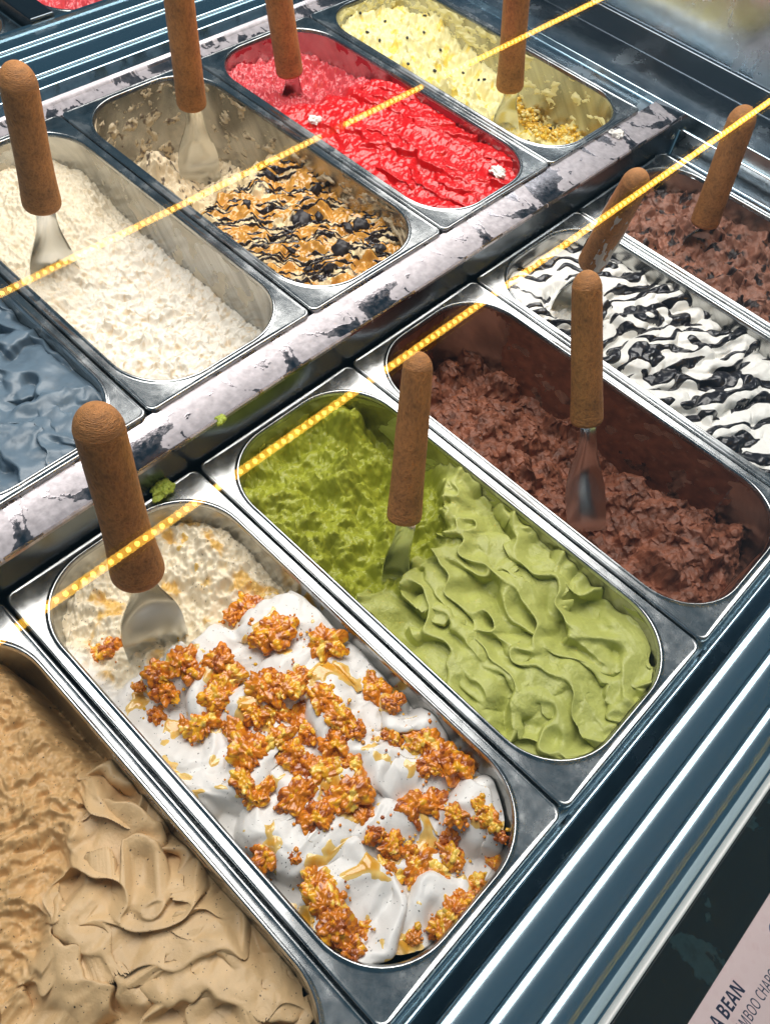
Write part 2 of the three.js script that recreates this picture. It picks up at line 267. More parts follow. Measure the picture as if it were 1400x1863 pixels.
// ice cream smeared up a pan wall: mask(x, z, depth) in mm, above 0 where it sticks
function wallSmear(mask, color, thick = 1.2, depth = 100, n = 420, m = 90) {
  const base = ringPts(HW, HL, HR, 60, 60, 140), T = base.length, P = [], C = [], UV = [], K = [], I = [];
  for (let j = 0; j <= m; j++) for (let i = 0; i < T; i++) {
    const d = .0042 + depth / 1000 * j / m, [bx, bz] = base[i], [cx, cz] = base[(i + 1) % T], tx = cx - bx, tz = cz - bz, l = Math.hypot(tx, tz) || 1, nx = tz / l, nz = -tx / l;
    const s = Math.sign(nx * bx + nz * bz) || 1, k = mask(bx * 1000, bz * 1000, d * 1000, i), off = .0011 + HW * (1 - taper(d)) - .0005 + Math.min(1.5, k) * thick / 1000;
    P.push(bx - s * nx * off, -d, bz - s * nz * off); C.push(...color(bx * 1000, bz * 1000, d * 1000, k)); UV.push(i * 1.6 / 60, d * 1000 / 60); K.push(k);
  }
  for (let j = 0; j < m; j++) for (let i = 0; i < T; i++) { const a = j * T + i, b = j * T + (i + 1) % T, c = a + T, d = b + T; if (K[a] > 0 || K[b] > 0 || K[c] > 0 || K[d] > 0) I.push(a, b, c, b, d, c); }
  let g = new THREE.BufferGeometry(); g.setAttribute('position', new THREE.Float32BufferAttribute(P, 3)); g.setAttribute('color', new THREE.Float32BufferAttribute(C, 3)); g.setAttribute('uv', new THREE.Float32BufferAttribute(UV, 2)); g.setIndex(I); g = compact(g); g.computeVertexNormals(); return g;
}
// folded sheets left by the spatula: each stroke rises gently and breaks off sharply
function strokes(seed, n, f) { const r = rng(seed), out = []; for (let k = 0; k < n; k++) { const s = f(r, k); s.c = Math.cos(s.a); s.s = Math.sin(s.a); s.R2 = (s.l + s.w + Math.abs(s.k || 0) * s.l * s.l) ** 2; s.ph = r() * 100; out.push(s); } return out; }
function strokeField(list, x, z, base, round = false) {
  let best = base, bx = 0, bz = 0;
  for (const s of list) {
    const dx = x - s.x, dz = z - s.z; if (dx * dx + dz * dz > s.R2) continue;
    const a = dx * s.c + dz * s.s; if (Math.abs(a) >= s.l) continue;
    const wob = s.w * .28 * noise(a * .06 + s.ph, s.ph), b = -dx * s.s + dz * s.c - (s.k || 0) * a * a - wob; if (Math.abs(b) >= s.w) continue;
    const u = (b + s.w) / (2 * s.w), t = a / s.l, end = 1 - t * t * t * t, q = round ? .55 : .80;
    const p = u < q ? Math.sin(u / q * Math.PI / 2) ** (round ? .9 : 1.35) : Math.sqrt(Math.max(0, 1 - ((u - q) / (1 - q)) ** 2));
    const h = s.h + s.m * (p * Math.sqrt(end) - 1) + 1.1 * noise(a * .11 + s.ph, b * .13);
    if (h > best) { best = h; const o = s.m * p * p * end * (round ? .30 : .42); bx = -s.s * o; bz = s.c * o; }
  }
  return [best, bx, bz];
}
// long folded ribbons: a warped saw profile whose crests lean over
function ribbons(x, z, { a, pitch, warp, wl, m, seed, lean = .5, q = .78 }) {
  const c = Math.cos(a), s = Math.sin(a), u = x * c + z * s, v = -x * s + z * c;          // u runs along, v across
  const w = v + warp * fbm(u / wl + seed, v / wl * 1.2 + seed, 2, .45) + .22 * warp * noise(u / (wl * .3) + seed, v / (wl * .3)), f = w / pitch, k = Math.floor(f), t = f - k;
  const A = m * (.30 + .95 * sstep(-.45, .45, noise(u / (wl * 1.1) + k * 7.3 + seed, k * 3.7 + seed)));
  const p = t < q ? (t / q) ** 1.7 : Math.sqrt(Math.max(0, 1 - ((t - q) / (1 - q)) ** 2)), o = A * p * p * lean;
  return [A * (p - 1) + .35 * noise(u / 30 + seed, v / 2.6), -s * o, c * o];
}
const higher = (a, b) => a[0] >= b[0] ? a : b;
const gelato = {};
function serve(key, name, label, parts) {
  const g = thing(name, label, 'ice cream', panAt(key[0], +key[1]), 'ice creams in the steel pans');
  g.rotation.y = pans[key].rotation.y;
  for (const [n, geo, mat, lab] of parts) { const m = mesh(n, geo, mat, g); if (lab) m.userData.label = lab; if (/sauce|glaze|drizzle|smear|film/.test(n)) m.userData.kind = 'stuff'; }
  gelato[key] = g; return g;
}
const edgeRise = (x, z) => Math.max(Math.abs(x) / 74, Math.abs(z) / 175.5);

// --- green tea: crumbly scooped back, silky folds in front
const HF = {};
// torn crumbs: ragged flakes in patches, scraped planes between them
const torn = (x, z) => {
  const m = sstep(-.35, .25, fbm(x / 26 + 40, z / 26, 3)), u = x + 1.6 * noise(x / 5, z / 5), v = z + 1.6 * noise(x / 5 + 9, z / 5), [d, , i] = cell(u / 9.5, v / 8.5), [e, , j] = cell(u / 4.2, v / 4), [f] = cell(x / 2.1, z / 2.1);
  return m * ((2 + 6 * i) * (.5 - d * d * 1.2) + (1 + 2 * j) * (.45 - e * e) + .9 * (.45 - f)) + (1 - m) * (.9 * fbm(x / 9, z / 3, 3, .6) + .5 * (.45 - f));
};
// sideways crumbling that breaks up steep faces
const crumble = (x, z, h, a = 2.4) => [a * noise((x + z) / 6, h / 3.6 + x / 14), a * noise((x - z) / 6 + 31, h / 3.6 + z / 14)];
{
  const st = strokes(21, 14, (r, k) => { const a = Math.PI / 2 + .35 + (r() - .5) * .8; return { x: -72 + 144 * r(), z: -30 + 212 * r(), a: r() < .75 ? a : a + Math.PI, l: 22 + 30 * r(), w: 9 + 9 * r(), m: 9 + 9 * r(), h: -10 + 4 * r(), k: (r() - .5) * .02 }; });
  const bound = x => (x < -41 ? lerp(-25, -4, (x + 76) / 35) : x < 35 ? lerp(-4, -14, (x + 41) / 76) : lerp(-14, -62, (x - 35) / 36));
  HF.F2 = (x, z) => {
    const wx = x + 5 * fbm(x / 30, z / 30, 3), wz = z + 5 * fbm(x / 30 + 9, z / 30, 3);
    const R1 = ribbons(x, z, { a: 1.95, pitch: 36, warp: 26, wl: 50, m: 18, seed: 3.1, lean: .55 }), R2 = ribbons(x, z, { a: 1.40, pitch: 50, warp: 34, wl: 60, m: 20, seed: 11.7, lean: .45 }); R1[0] -= 6; R2[0] -= 8.5;
    const S = higher(higher(R1, R2), strokeField(st, wx, wz, -40)); S[0] += 2.5 * noise(x / 40, z / 40);
    const c = sstep(7, -7, z - bound(x) + 9 * fbm(x / 16, z / 16, 3));
    if (c <= 0) return [S[0] + sstep(.93, 1, edgeRise(x, z)) * 4 * (1 + noise(x / 9, z / 9)), S[1], S[2], 0];
    const hol = gauss(x, z, 36, -84, 24, 30) * 24 + gauss(x, z, 70, -112, 12, 40) * 22 + gauss(x, z, -10, -158, 16, 9) * 9 - gauss(x, z, 4, -112, 22, 18) * 13 - gauss(x, z, -58, -80, 26, 70) * 8 - gauss(x, z, 48, -152, 22, 14) * 12;
    const R = -22 - 1.3 * hol + 12 * fbm(x / 31, z / 31, 2) - 5.5 * ridged(wx / 26, wz / 22, 2, .5) + .62 * torn(wx * 1.75, wz * 1.75) + .9 * torn(wx * .7 + 50, wz * .7) * .6 + .5 * fbm(x / 4, z / 3.2, 3, .6);
    const q = crumble(x, z, R, 1.0); return [lerp(S[0], R, c), S[1] * (1 - c) + c * q[0], S[2] * (1 - c) + c * q[1], c];
  };
  const col = (x, z, h, k) => { const v = .05 * fbm(x / 12, z / 12, 3), a = mix3([.455, .478, .125], [.31, .335, .028], k); return a.map(q => q * (1 + 1.6 * v)); };
  serve('F2', 'green_ice_cream', 'green tea ice cream, crumbly where scooped and silky folds in front', [
    ['ice_cream', surface(190, 440, HF.F2, col), food(.44, grainTex, .0006)],
    ['wall_smear', wallSmear((x, z, d) => (.9 * fbm(x / 30 + z / 40, d / 22 + z / 60, 4) + .55 * sstep(20, -140, z) + .35 * (x > 0) - .012 * d) - .12, (x, z, d, k) => [.455, .478, .125], .8, 45), food(.4, creamTex, .0003)],
  ]);
}
// --- caramel with specks
{
  const st = strokes(5, 16, (r, k) => { const a = .9 + (r() - .5) * 2.2; return { x: -75 + 150 * r(), z: -60 + 240 * r(), a: r() < .5 ? a : a + Math.PI, l: 24 + 44 * r(), w: 11 + 14 * r(), m: 14 + 12 * r(), h: -14 + 7 * r(), k: (r() - .5) * .02 }; });
  HF.F0 = (x, z) => {
    const wx = x + 8 * fbm(x / 38, z / 38, 3), wz = z + 8 * fbm(x / 38 + 5, z / 38, 3);
    const R1 = ribbons(x, z, { a: .55, pitch: 46, warp: 34, wl: 62, m: 30, seed: 5.3, lean: .6 }), R2 = ribbons(x, z, { a: 1.5, pitch: 58, warp: 36, wl: 52, m: 31, seed: 15.7, lean: .45 }); R1[0] -= 9; R2[0] -= 11;
    const S = higher(higher(R1, R2), strokeField(st, wx, wz, -46));
    const c = sstep(10, -10, z + .75 * (x - 10) + 12 * fbm(x / 22, z / 22, 3) + 10);
    const gap = 32 * gauss(x, z, 80, -110, 22, 45) + 20 * sstep(56, 74, x) * sstep(-20, -80, z);
    const R = -24 - gap + 6 * fbm(x / 30, z / 30, 3) + 3.0 * ridged((wx + wz) / 40, (wz - wx) / 16, 3, .55) + .6 * torn(wx, wz) + 1.2 * fbm(x / 4.5, z / 3.6, 3, .7);
    const slope = -9 * sstep(60, 74, x) ;
    return [lerp(S[0], R, c) + slope, S[1] * (1 - c), S[2] * (1 - c), c];
  };
  serve('F0', 'caramel_ice_cream', 'tan caramel ice cream with tiny dark specks and deep folds', [
    ['ice_cream', surface(190, 440, HF.F0, (x, z, h, k) => { const v = 1 + .12 * fbm(x / 14, z / 14, 4); return mix3([.64, .435, .225], [.62, .39, .175], k).map(q => q * v); }), food(.5, grainTex, .0003, rep(speckTex, .4))],
    ['wall_smear', wallSmear((x, z, d) => .8 * fbm(x / 20 + z / 26, d / 18, 4) + .3 - .02 * d, () => [.55, .36, .18], .8, 50), food(.5, creamTex, .0003)],
  ]);
}
// --- white with honeycomb
{
  const st = strokes(33, 62, (r, k) => { const a = (r() - .5) * 2.4 + .9; return { x: -72 + 144 * r(), z: -75 + 258 * r(), a: r() < .5 ? a : a + Math.PI, l: 20 + 26 * r(), w: 14 + 14 * r(), m: 14 + 14 * r(), h: -16 + 13 * r(), k: (r() - .5) * .035 }; });
  HF.F1 = (x, z) => {
    const wx = x + 7 * fbm(x / 34, z / 34, 2), wz = z + 7 * fbm(x / 34 + 5, z / 34, 2);
    const S = strokeField(st, wx, wz, -23 + 3 * noise(x / 22, z / 22), true);
    const c = sstep(8, -8, z + 74 - .22 * x + 10 * fbm(x / 18, z / 18, 3)) * sstep(-76, -60, x + .35 * Math.max(0, -z - 120));
    const R = -33 + 16 * gauss(x, z, 50, -128, 24, 30) - 8 * gauss(x, z, 6, -100, 26, 24) + 6 * gauss(x, z, -46, -140, 24, 30) + 5 * fbm(x / 22, z / 22, 3) + 3.2 * ridged(x / 13, z / 13, 4, .6) + 1.5 * fbm(x / 4, z / 4, 3, .65);
    return [lerp(S[0] - 1.5 * sstep(.9, 1, edgeRise(x, z)), R, c), S[1] * (1 - c), S[2] * (1 - c), c];
  };
  const honey = (x, z) => .8 * fbm(x / 22 + 3, z / 20, 4) - .12;
  serve('F1', 'honeycomb_ice_cream', 'white ice cream swirled and scattered with amber honeycomb crumble', [
    ['ice_cream', surface(190, 440, HF.F1, (x, z, h, k) => { const v = 1 + .04 * fbm(x / 10, z / 10, 3), y = k * sstep(.25, .7, fbm(x / 22, z / 22 + 4, 4)); let a = mix3([.80, .775, .745], [.80, .70, .52], k); a = mix3(a, [.72, .43, .09], y * .9); return a.map(q => q * v); }, { blur: 2 }), food(.38, creamTex, .0003, rep(speckTex, .4))],
    ['honey_glaze', surface(190, 440, (x, z) => { const v = HF.F1(x, z), m = honey(x, z) - .35 * sstep(-60, -90, z); return [v[0] - .7 + 1.3 * Math.min(1, sstep(-.2, .5, m)), v[1], v[2], m]; }, (x, z, h, k) => mix3([.84, .62, .22], [.76, .36, .03], sstep(.05, .6, k)), { keep: k => k > .02, skirt: false }), food(.18, creamTex, .0003, null, { clearcoat: .6, clearcoatRoughness: .1 })],
    ['wall_smear', wallSmear((x, z, d) => .8 * fbm(x / 12 + z / 9, d / 6, 4) - .35 + .15 * sstep(0, -150, z), () => [.78, .72, .6], .8, 30), food(.45, creamTex, .0003)],
  ]);
}
// --- dark chocolate, low in its pan
{
  HF.F3 = (x, z) => {
    const wx = x + 7 * fbm(x / 26, z / 26, 3), wz = z + 7 * fbm(x / 26 + 7, z / 26, 3);
    let b = -66 + 30 * gauss(x, z, 44, 96, 36, 44) + 26 * gauss(x, z, -12, 146, 44, 34) + 22 * gauss(x, z, 52, 150, 30, 30) + 20 * gauss(x, z, -30, -60, 40, 66) + 14 * gauss(x, z, -60, 20, 30, 40) - 14 * gauss(x, z, 34, 12, 20, 30) - 14 * gauss(x, z, 72, 60, 14, 60) - 10 * gauss(x, z, -48, 72, 22, 20);
    const [d1, d2, id] = cell(wx / 36, wz / 33);
    b += (4 + 12 * id) * sstep(0, .7, d2 - d1) - 9 + 7 * fbm(wx / 34, wz / 34, 3) - 3.0 * ridged(wx / 25, wz / 23, 2, .45) + .9 * torn(wx, wz) + .8 * fbm(x / 8, z / 8, 3, .6) + .9 * Math.abs(noise(x / 3.4, z / 3.4)) + .5 * fbm(x / 2.2, z / 2.2, 2);
    return [b, ...crumble(x, z, b, 3), 0];
  };
  serve('F3', 'chocolate_ice_cream', 'rough brown chocolate ice cream scooped low in its pan', [
    ['ice_cream', surface(190, 420, HF.F3, (x, z) => { const v = 1 + .5 * fbm(x / 12, z / 12, 4); return [.20 * v, .068 * v, .034 * v]; }), food(.55, grainTex, .0009)],
    ['wall_smear', wallSmear((x, z, d) => .85 + .3 * fbm(x / 16 + z / 22, d / 18, 4), (x, z, d, k) => { const v = 1 + .35 * fbm(z / 12 + x / 9, d / 12, 4); return mix3([.20 * v, .068 * v, .034 * v], [.27, .12, .07], sstep(1.15, 1.4, k + .4 * fbm(z / 5 + x / 5, d / 5, 3))); }, .7, 100), food(.38, creamTex, .0005)],
  ]);
}
// --- white striped with chocolate
{
  const st = strokes(44, 60, (r, k) => { const a = .4 + (r() - .5) * .9; return { x: -72 + 144 * r(), z: -176 + 352 * r(), a, l: 24 + 30 * r(), w: 8 + 8 * r(), m: 5 + 5 * r(), h: -14 + 7 * r(), k: (r() - .5) * .02 }; });
  HF.F4 = (x, z) => {
    const wx = x + 6 * fbm(x / 30, z / 30, 2), wz = z + 6 * fbm(x / 30 + 5, z / 30, 2), S = strokeField(st, wx, wz, -19 + 2 * noise(x / 20, z / 20), true);
    const c = gauss(x, z, -20, -112, 34, 26); const R = -22 + 6 * fbm(x / 12, z / 12, 4) + 2 * ridged(x / 6, z / 6, 3);
    return [lerp(S[0], R, sstep(.3, .6, c)) + .5 * fbm(x / 7, z / 7, 2), S[1], S[2], 0];
  };
  const stripe = (x, z) => { const w = 17 * fbm(x / 42, z / 38, 2) + 2.6 * noise(x / 17, z / 14) - .45 * x; const s = Math.cos((z + w) * 2 * Math.PI / 21), n = fbm(x / 40 + 20, z / 22, 2); return s * .8 + 1.2 * n + .02 - 1.5 * sstep(.35, .8, gauss(x, z, -20, -112, 34, 26)) - .3 * sstep(-90, -140, z); };
  serve('F4', 'striped_ice_cream', 'white ice cream covered in wavy dark chocolate drizzle', [
    ['ice_cream', surface(190, 440, HF.F4, (x, z) => { const v = 1 + .04 * fbm(x / 10, z / 10, 3); return [.88 * v, .87 * v, .83 * v]; }), food(.45, creamTex, .0004)],
    ['chocolate_drizzle', surface(230, 520, (x, z) => { const v = HF.F4(x, z), m = stripe(x, z); return [v[0] - 1.6 + 3.2 * sstep(-.35, .6, m), v[1], v[2], m]; }, () => [.012, .011, .016], { keep: k => k > -.2, skirt: false }), food(.28, creamTex, .0003, null, { clearcoat: .3, clearcoatRoughness: .2 })],
  ]);
}
// --- chunky chocolate
{
  HF.F5 = (x, z) => { const B = F5h(x, z); return [B, ...crumble(x, z, B, 2.4), 0]; };
  const F5h = (x, z) => { const wx = x + 6 * fbm(x / 22, z / 22, 3), wz = z + 6 * fbm(x / 22 + 7, z / 22, 3); const [d1, d2, id] = cell(wx / 24, wz / 22); return -25 + (3 + 8 * id) * sstep(0, .7, d2 - d1) + 6 * fbm(x / 30, z / 30, 3) - 2.6 * ridged(wx / 22, wz / 22, 2, .45) + torn(wx, wz) + .8 * fbm(x / 7, z / 7, 3, .6); };
  serve('F5', 'chunky_chocolate_ice_cream', 'rough brown chocolate ice cream with dark fudge streaks, filled near the rim', [
    ['ice_cream', surface(150, 340, HF.F5, (x, z) => { const v = 1 + .45 * fbm(x / 14, z / 14, 4), d = sstep(.28, .42, fbm(x / 15 + 8, z / 15, 4)); return mix3([.27 * v, .120 * v, .078 * v], [.025, .014, .013], d); }), food(.5, grainTex, .0009)],
    ['wall_smear', wallSmear((x, z, d) => .5 * fbm(x / 16 + z / 22, d / 10, 4) + .1, () => [.11, .05, .03], .7, 40), food(.45, creamTex, .0005)],
  ]);
}
// --- charcoal
{
  const st = strokes(61, 26, (r, k) => { const a = 1.2 + (r() - .5) * 1.6; return { x: -72 + 144 * r(), z: -176 + 352 * r(), a: r() < .6 ? a : a + Math.PI, l: 26 + 40 * r(), w: 10 + 13 * r(), m: 6 + 8 * r(), h: -14 + 9 * r(), k: (r() - .5) * .016 }; });
  HF.B0 = (x, z) => { const wx = x + 8 * fbm(x / 34, z / 34, 3), wz = z + 8 * fbm(x / 34 + 5, z / 34, 3), R1 = ribbons(x, z, { a: 1.2, pitch: 34, warp: 24, wl: 50, m: 13, seed: 25.3, lean: .5 }); R1[0] -= 8; const S = higher(R1, strokeField(st, wx, wz, -24)); return [S[0] - 3 * sstep(.92, 1, edgeRise(x, z)), S[1], S[2], 0]; };
  serve('B0', 'charcoal_ice_cream', 'slate blue charcoal ice cream in glossy folds', [['ice_cream', surface(150, 340, HF.B0, (x, z) => { const v = 1 + .14 * fbm(x / 12, z / 12, 3); return [.115 * v, .168 * v, .222 * v]; }, { blur: 2 }), food(.36, creamTex, .0003)]]);
}
// --- coconut, low in front with creamy walls
{
  HF.B1 = (x, z) => {
    const back = sstep(20, -70, z + .35 * x), wx = x + 5 * fbm(x / 20, z / 20, 3), wz = z + 5 * fbm(x / 20 + 3, z / 20, 3);
    let h = lerp(-57, -30, back) - 22 * back * sstep(10, 70, x + .1 * z) * sstep(-200, -60, z) + 4 * fbm(x / 36, z / 36, 2);
    const [d1, d2, id] = cell(wx / 12, wz / 7.5), fl = (1 - back) * (6.5 * sstep(-.2, .3, noise(x / 22 + 3, z / 22)) * (id - .4) * sstep(.0, .4, d2 - d1) + 2.6 * ridged(wx / 20, wz / 12, 3) + 3.5 * fbm(x / 16, z / 13, 3));
    h += fl + back * (2.6 * ridged(x / 15, z / 15, 4) + 1.4 * fbm(x / 4, z / 4, 3)) + .9 * fbm(x / 3.5, z / 3.5, 2);
    return [h, 2 * noise(x / 7, z / 7) * (1 - back), 2 * noise(x / 7 + 9, z / 7) * (1 - back), back];
  };
  serve('B1', 'coconut_ice_cream', 'cream coloured flaky coconut ice cream sunk low in its pan', [
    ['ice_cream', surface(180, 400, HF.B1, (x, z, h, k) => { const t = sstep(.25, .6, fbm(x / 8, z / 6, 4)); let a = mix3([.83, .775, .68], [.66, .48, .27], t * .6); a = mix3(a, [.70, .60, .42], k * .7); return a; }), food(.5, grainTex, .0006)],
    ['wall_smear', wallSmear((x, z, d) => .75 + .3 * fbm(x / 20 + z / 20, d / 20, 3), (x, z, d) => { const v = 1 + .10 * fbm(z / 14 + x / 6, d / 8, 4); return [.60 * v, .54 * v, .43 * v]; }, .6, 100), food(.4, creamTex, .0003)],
  ]);
}
// --- coffee with caramel and chocolate sauce
{
  HF.B2 = (x, z) => {
    const wx = x + 6 * fbm(x / 24, z / 24, 3), wz = z + 6 * fbm(x / 24 + 3, z / 24, 3), front = sstep(-70, -15, z + .2 * x + 8 * noise(x / 20, z / 20));
    let h = lerp(-92, -34, front) + 46 * gauss(x, z, -14, -132, 22, 26) + 44 * gauss(x, z, -34, -74, 30, 26) + 30 * gauss(x, z, 30, -66, 26, 22) + 8 * gauss(x, z, 30, 120, 40, 40);
    h += 7 * fbm(wx / 30, wz / 30, 3) + 3.4 * ridged(wx / 22, wz / 18, 3, .5) * (1 - .2 * front) + (1 - front) * torn(wx, wz) + 1.6 * fbm(x / 5, z / 5, 3, .65);
    return [h, 0, 0, front];
  };
  const sauce = (x, z) => { const w = 12 * fbm(x / 44, z / 40, 2) + 2 * noise(x / 15, z / 12) - .75 * x; return [Math.cos((z + w) * 2 * Math.PI / 34) * .45 + .75 * fbm(x / 30 + 3, z / 24, 3) + .30, Math.cos((z + w * 1.1 + 6) * 2 * Math.PI / 8.5) * .8 + .9 * fbm(x / 34 + 11, z / 20, 3) - .42, sstep(-40, -12, z + .2 * x)]; };
  serve('B2', 'coffee_ice_cream', 'coffee cookie ice cream under caramel and dark chocolate sauce, dug out behind', [
    ['ice_cream', surface(180, 420, HF.B2, (x, z, h, k) => { const t = sstep(.42, .5, fbm(x / 9, z / 9, 4)); return mix3(mix3([.72, .59, .40], [.78, .62, .37], k), [.05, .03, .025], t * .85); }), food(.5, grainTex, .0007)],
    ['caramel_sauce', surface(180, 420, (x, z) => { const v = HF.B2(x, z), s = sauce(x, z), m = s[0] - 1.4 * (1 - s[2]); return [v[0] - 1.2 + 2.8 * sstep(-.3, .6, m), 0, 0, m]; }, (x, z, h, k) => { const v = 1 + .15 * fbm(x / 9, z / 9, 3); return [.62 * v, .30 * v, .055 * v]; }, { keep: k => k > -.15, skirt: false, blur: 3 }), food(.2, creamTex, .0002, null, { clearcoat: .5, clearcoatRoughness: .12 })],
    ['chocolate_sauce', surface(200, 460, (x, z) => { const v = HF.B2(x, z), s = sauce(x, z), m = s[1] - 1.4 * (1 - s[2]); return [v[0] - .2 + 2.9 * sstep(-.3, .6, m), 0, 0, m]; }, () => [.018, .011, .012], { keep: k => k > -.1, skirt: false, blur: 2 }), food(.24, creamTex, .0002, null, { clearcoat: .4, clearcoatRoughness: .15 })],
    ['wall_smear', wallSmear((x, z, d) => { const back = sstep(-90, -150, z), left = sstep(-20, -70, x) * sstep(0, -120, z); return .95 * fbm(x / 17 + z / 24 + 5, d / 14, 5, .6) - .28 + .24 * back + .22 * left + .35 * sstep(20, 80, z); }, (x, z, d, k) => { const t = sstep(.2, .4, fbm(x / 8 + z / 8, d / 7, 4)); return mix3([.64, .53, .36], [.08, .05, .035], t * .8); }, 3.2, 90), food(.5, grainTex, .0007)],
  ]);
}
// --- red sorbet
{
  const st = strokes(83, 60, (r, k) => { const a = 1.35 + (r() - .5) * .9; return { x: -72 + 144 * r(), z: -60 + 240 * r(), a: r() < .5 ? a : a + Math.PI, l: 20 + 36 * r(), w: 6 + 8 * r(), m: 3 + 4 * r(), h: -13 + 6 * r(), k: (r() - .5) * .02 }; });
  HF.B3 = (x, z) => {
    const wx = x + 6 * fbm(x / 26, z / 26, 3), wz = z + 6 * fbm(x / 26 + 3, z / 26, 3), S = strokeField(st, wx, wz, -16 + 2.5 * noise(x / 16, z / 16)), c = sstep(10, -12, z + 62 - .15 * x + 9 * fbm(x / 18, z / 18, 3));
    const R = -26 - 26 * gauss(x, z, 40, -120, 34, 36) + 10 * gauss(x, z, -50, -120, 24, 60) + 8 * gauss(x, z, 50, -66, 22, 14) + 5 * fbm(x / 22, z / 22, 3) + 3.2 * ridged(wx / 14, wz / 14, 4) + 1.4 * fbm(x / 4, z / 4, 3, .65);
    return [lerp(S[0] + .9 * ridged(x / 9, z / 8, 3), R, c), S[1] * (1 - c), S[2] * (1 - c), c];
  };
  serve('B3', 'red_sorbet', 'glossy bright red sorbet, frosty pink where scooped', [
    ['ice_cream', surface(180, 400, HF.B3, (x, z, h, k) => { const v = 1 + .15 * fbm(x / 9, z / 9, 3); return mix3([.64 * v, .009, .011], [.62 * v, .075, .09], k * .9); }), food(.24, grainTex, .0004, null, { clearcoat: .25, clearcoatRoughness: .15 })],
    ['wall_smear', wallSmear((x, z, d) => .65 + .5 * fbm(x / 24 + z / 24, d / 16, 4), () => [.42, .02, .035], .6, 70), food(.3, creamTex, .0004)],
  ]);
}
// --- passion fruit
{
  HF.B4 = (x, z) => {
    const wx = x + 7 * fbm(x / 22, z / 22, 3), wz = z + 7 * fbm(x / 22 + 3, z / 22, 3);
    let h = lerp(-18, -58, sstep(-130, 90, z)) - 30 * gauss(x, z, 44, -60, 26, 60) - 10 * gauss(x, z, 60, 60, 20, 60) + 12 * fbm(wx / 30, wz / 30, 3) - 4.0 * ridged(wx / 23, wz / 23, 2, .5) + .6 * torn(wx * 1.5, wz * 1.5) + 1.8 * fbm(x / 4, z / 4, 3, .65);
    return [h, ...crumble(x, z, h, 1.4), 0];
  };
  serve('B4', 'passion_fruit_ice_cream', 'pale yellow passion fruit ice cream with black seeds', [
    ['ice_cream', surface(160, 360, HF.B4, (x, z) => { const t = sstep(.2, .55, fbm(x / 14, z / 14, 4)); return mix3([.86, .80, .44], [.84, .62, .07], t * .8 + .2 * sstep(20, 100, z)); }), food(.42, grainTex, .0006)],
    ['wall_smear', wallSmear((x, z, d) => .9 * fbm(x / 18 + z / 22, d / 14, 5, .6) - .12 + .45 * sstep(40, -120, z), (x, z, d) => [.86, .80, .44], 2.6, 90), food(.45, grainTex, .0006)],
    ['cream_film', wallSmear((x, z, d) => .4 + .2 * fbm(x / 18 + z / 22, d / 14, 3), (x, z, d) => { const v = 1 + .15 * fbm(z / 12, d / 5, 4); return [.86 * v, .80 * v, .44 * v]; }, .5, 100), food(.35, creamTex, .0003)],
  ]);
}

// --- two more pans behind the runners
{
  const g = serve('R0', 'rear_red_sorbet', 'red sorbet in the pan behind the rear runners', [['ice_cream', gelato.B3.children[0].geometry, gelato.B3.children[0].material]]); g.rotation.y += Math.PI;
  const h = (x, z) => [-38 + 10 * fbm(x / 30 + 5, z / 30, 3) + 5 * ridged(x / 16, z / 16, 3), 0, 0, 0];
  serve('R1', 'scraped_brown_ice_cream', 'brown ice cream scraped low in the pan behind the rear runners', [['ice_cream', surface(60, 130, h, (x, z) => { const v = 1 + .5 * fbm(x / 18, z / 18, 3); return [.22 * v, .14 * v, .09 * v]; }), food(.4, grainTex, .0007)]]);
}

// ---------------------------------------------------------------- toppings
const onGelato = (key, px, py, lift = 0) => {           // follow the pixel down to the ice cream's surface
  const [ox, oy, oz] = panAt(key[0], +key[1]), a = onPlane(px, py, oy + .006), b = onPlane(px, py, oy - .10), p = a.clone();
  for (let k = 0; k <= 200; k++) { p.lerpVectors(a, b, k / 200); if (p.y <= oy + HF[key](clamp((p.x - ox) * 1000, -72, 72), clamp((p.z - oz) * 1000, -172, 172))[0] / 1000) break; }
  p.y += lift; return p;
};
function lump(seed, detail, rough, flat = .75) {        // one crumbly piece of about unit radius
  const g = mergeVertices(new THREE.IcosahedronGeometry(1, detail).deleteAttribute('uv').deleteAttribute('normal')), p = g.attributes.position, s = seed * 7.31;
  for (let i = 0; i < p.count; i++) { const x = p.getX(i), y = p.getY(i), z = p.getZ(i), n = noise(x * 1.3 + s, y * 1.3 + z) * .5 + noise(z * 2.6 + s, x * 2.6 - y * 2) * .4, k = 1 + rough * n; p.setXYZ(i, x * k, y * k * flat, z * k); }
  return g;
}
function tintGeo(g, c) { const n = g.attributes.position.count, a = new Float32Array(n * 3); for (let i = 0; i < n; i++) { const q = typeof c === 'function' ? c(i) : c; a.set(q, 3 * i); } g.setAttribute('color', new THREE.BufferAttribute(a, 3)); return g; }
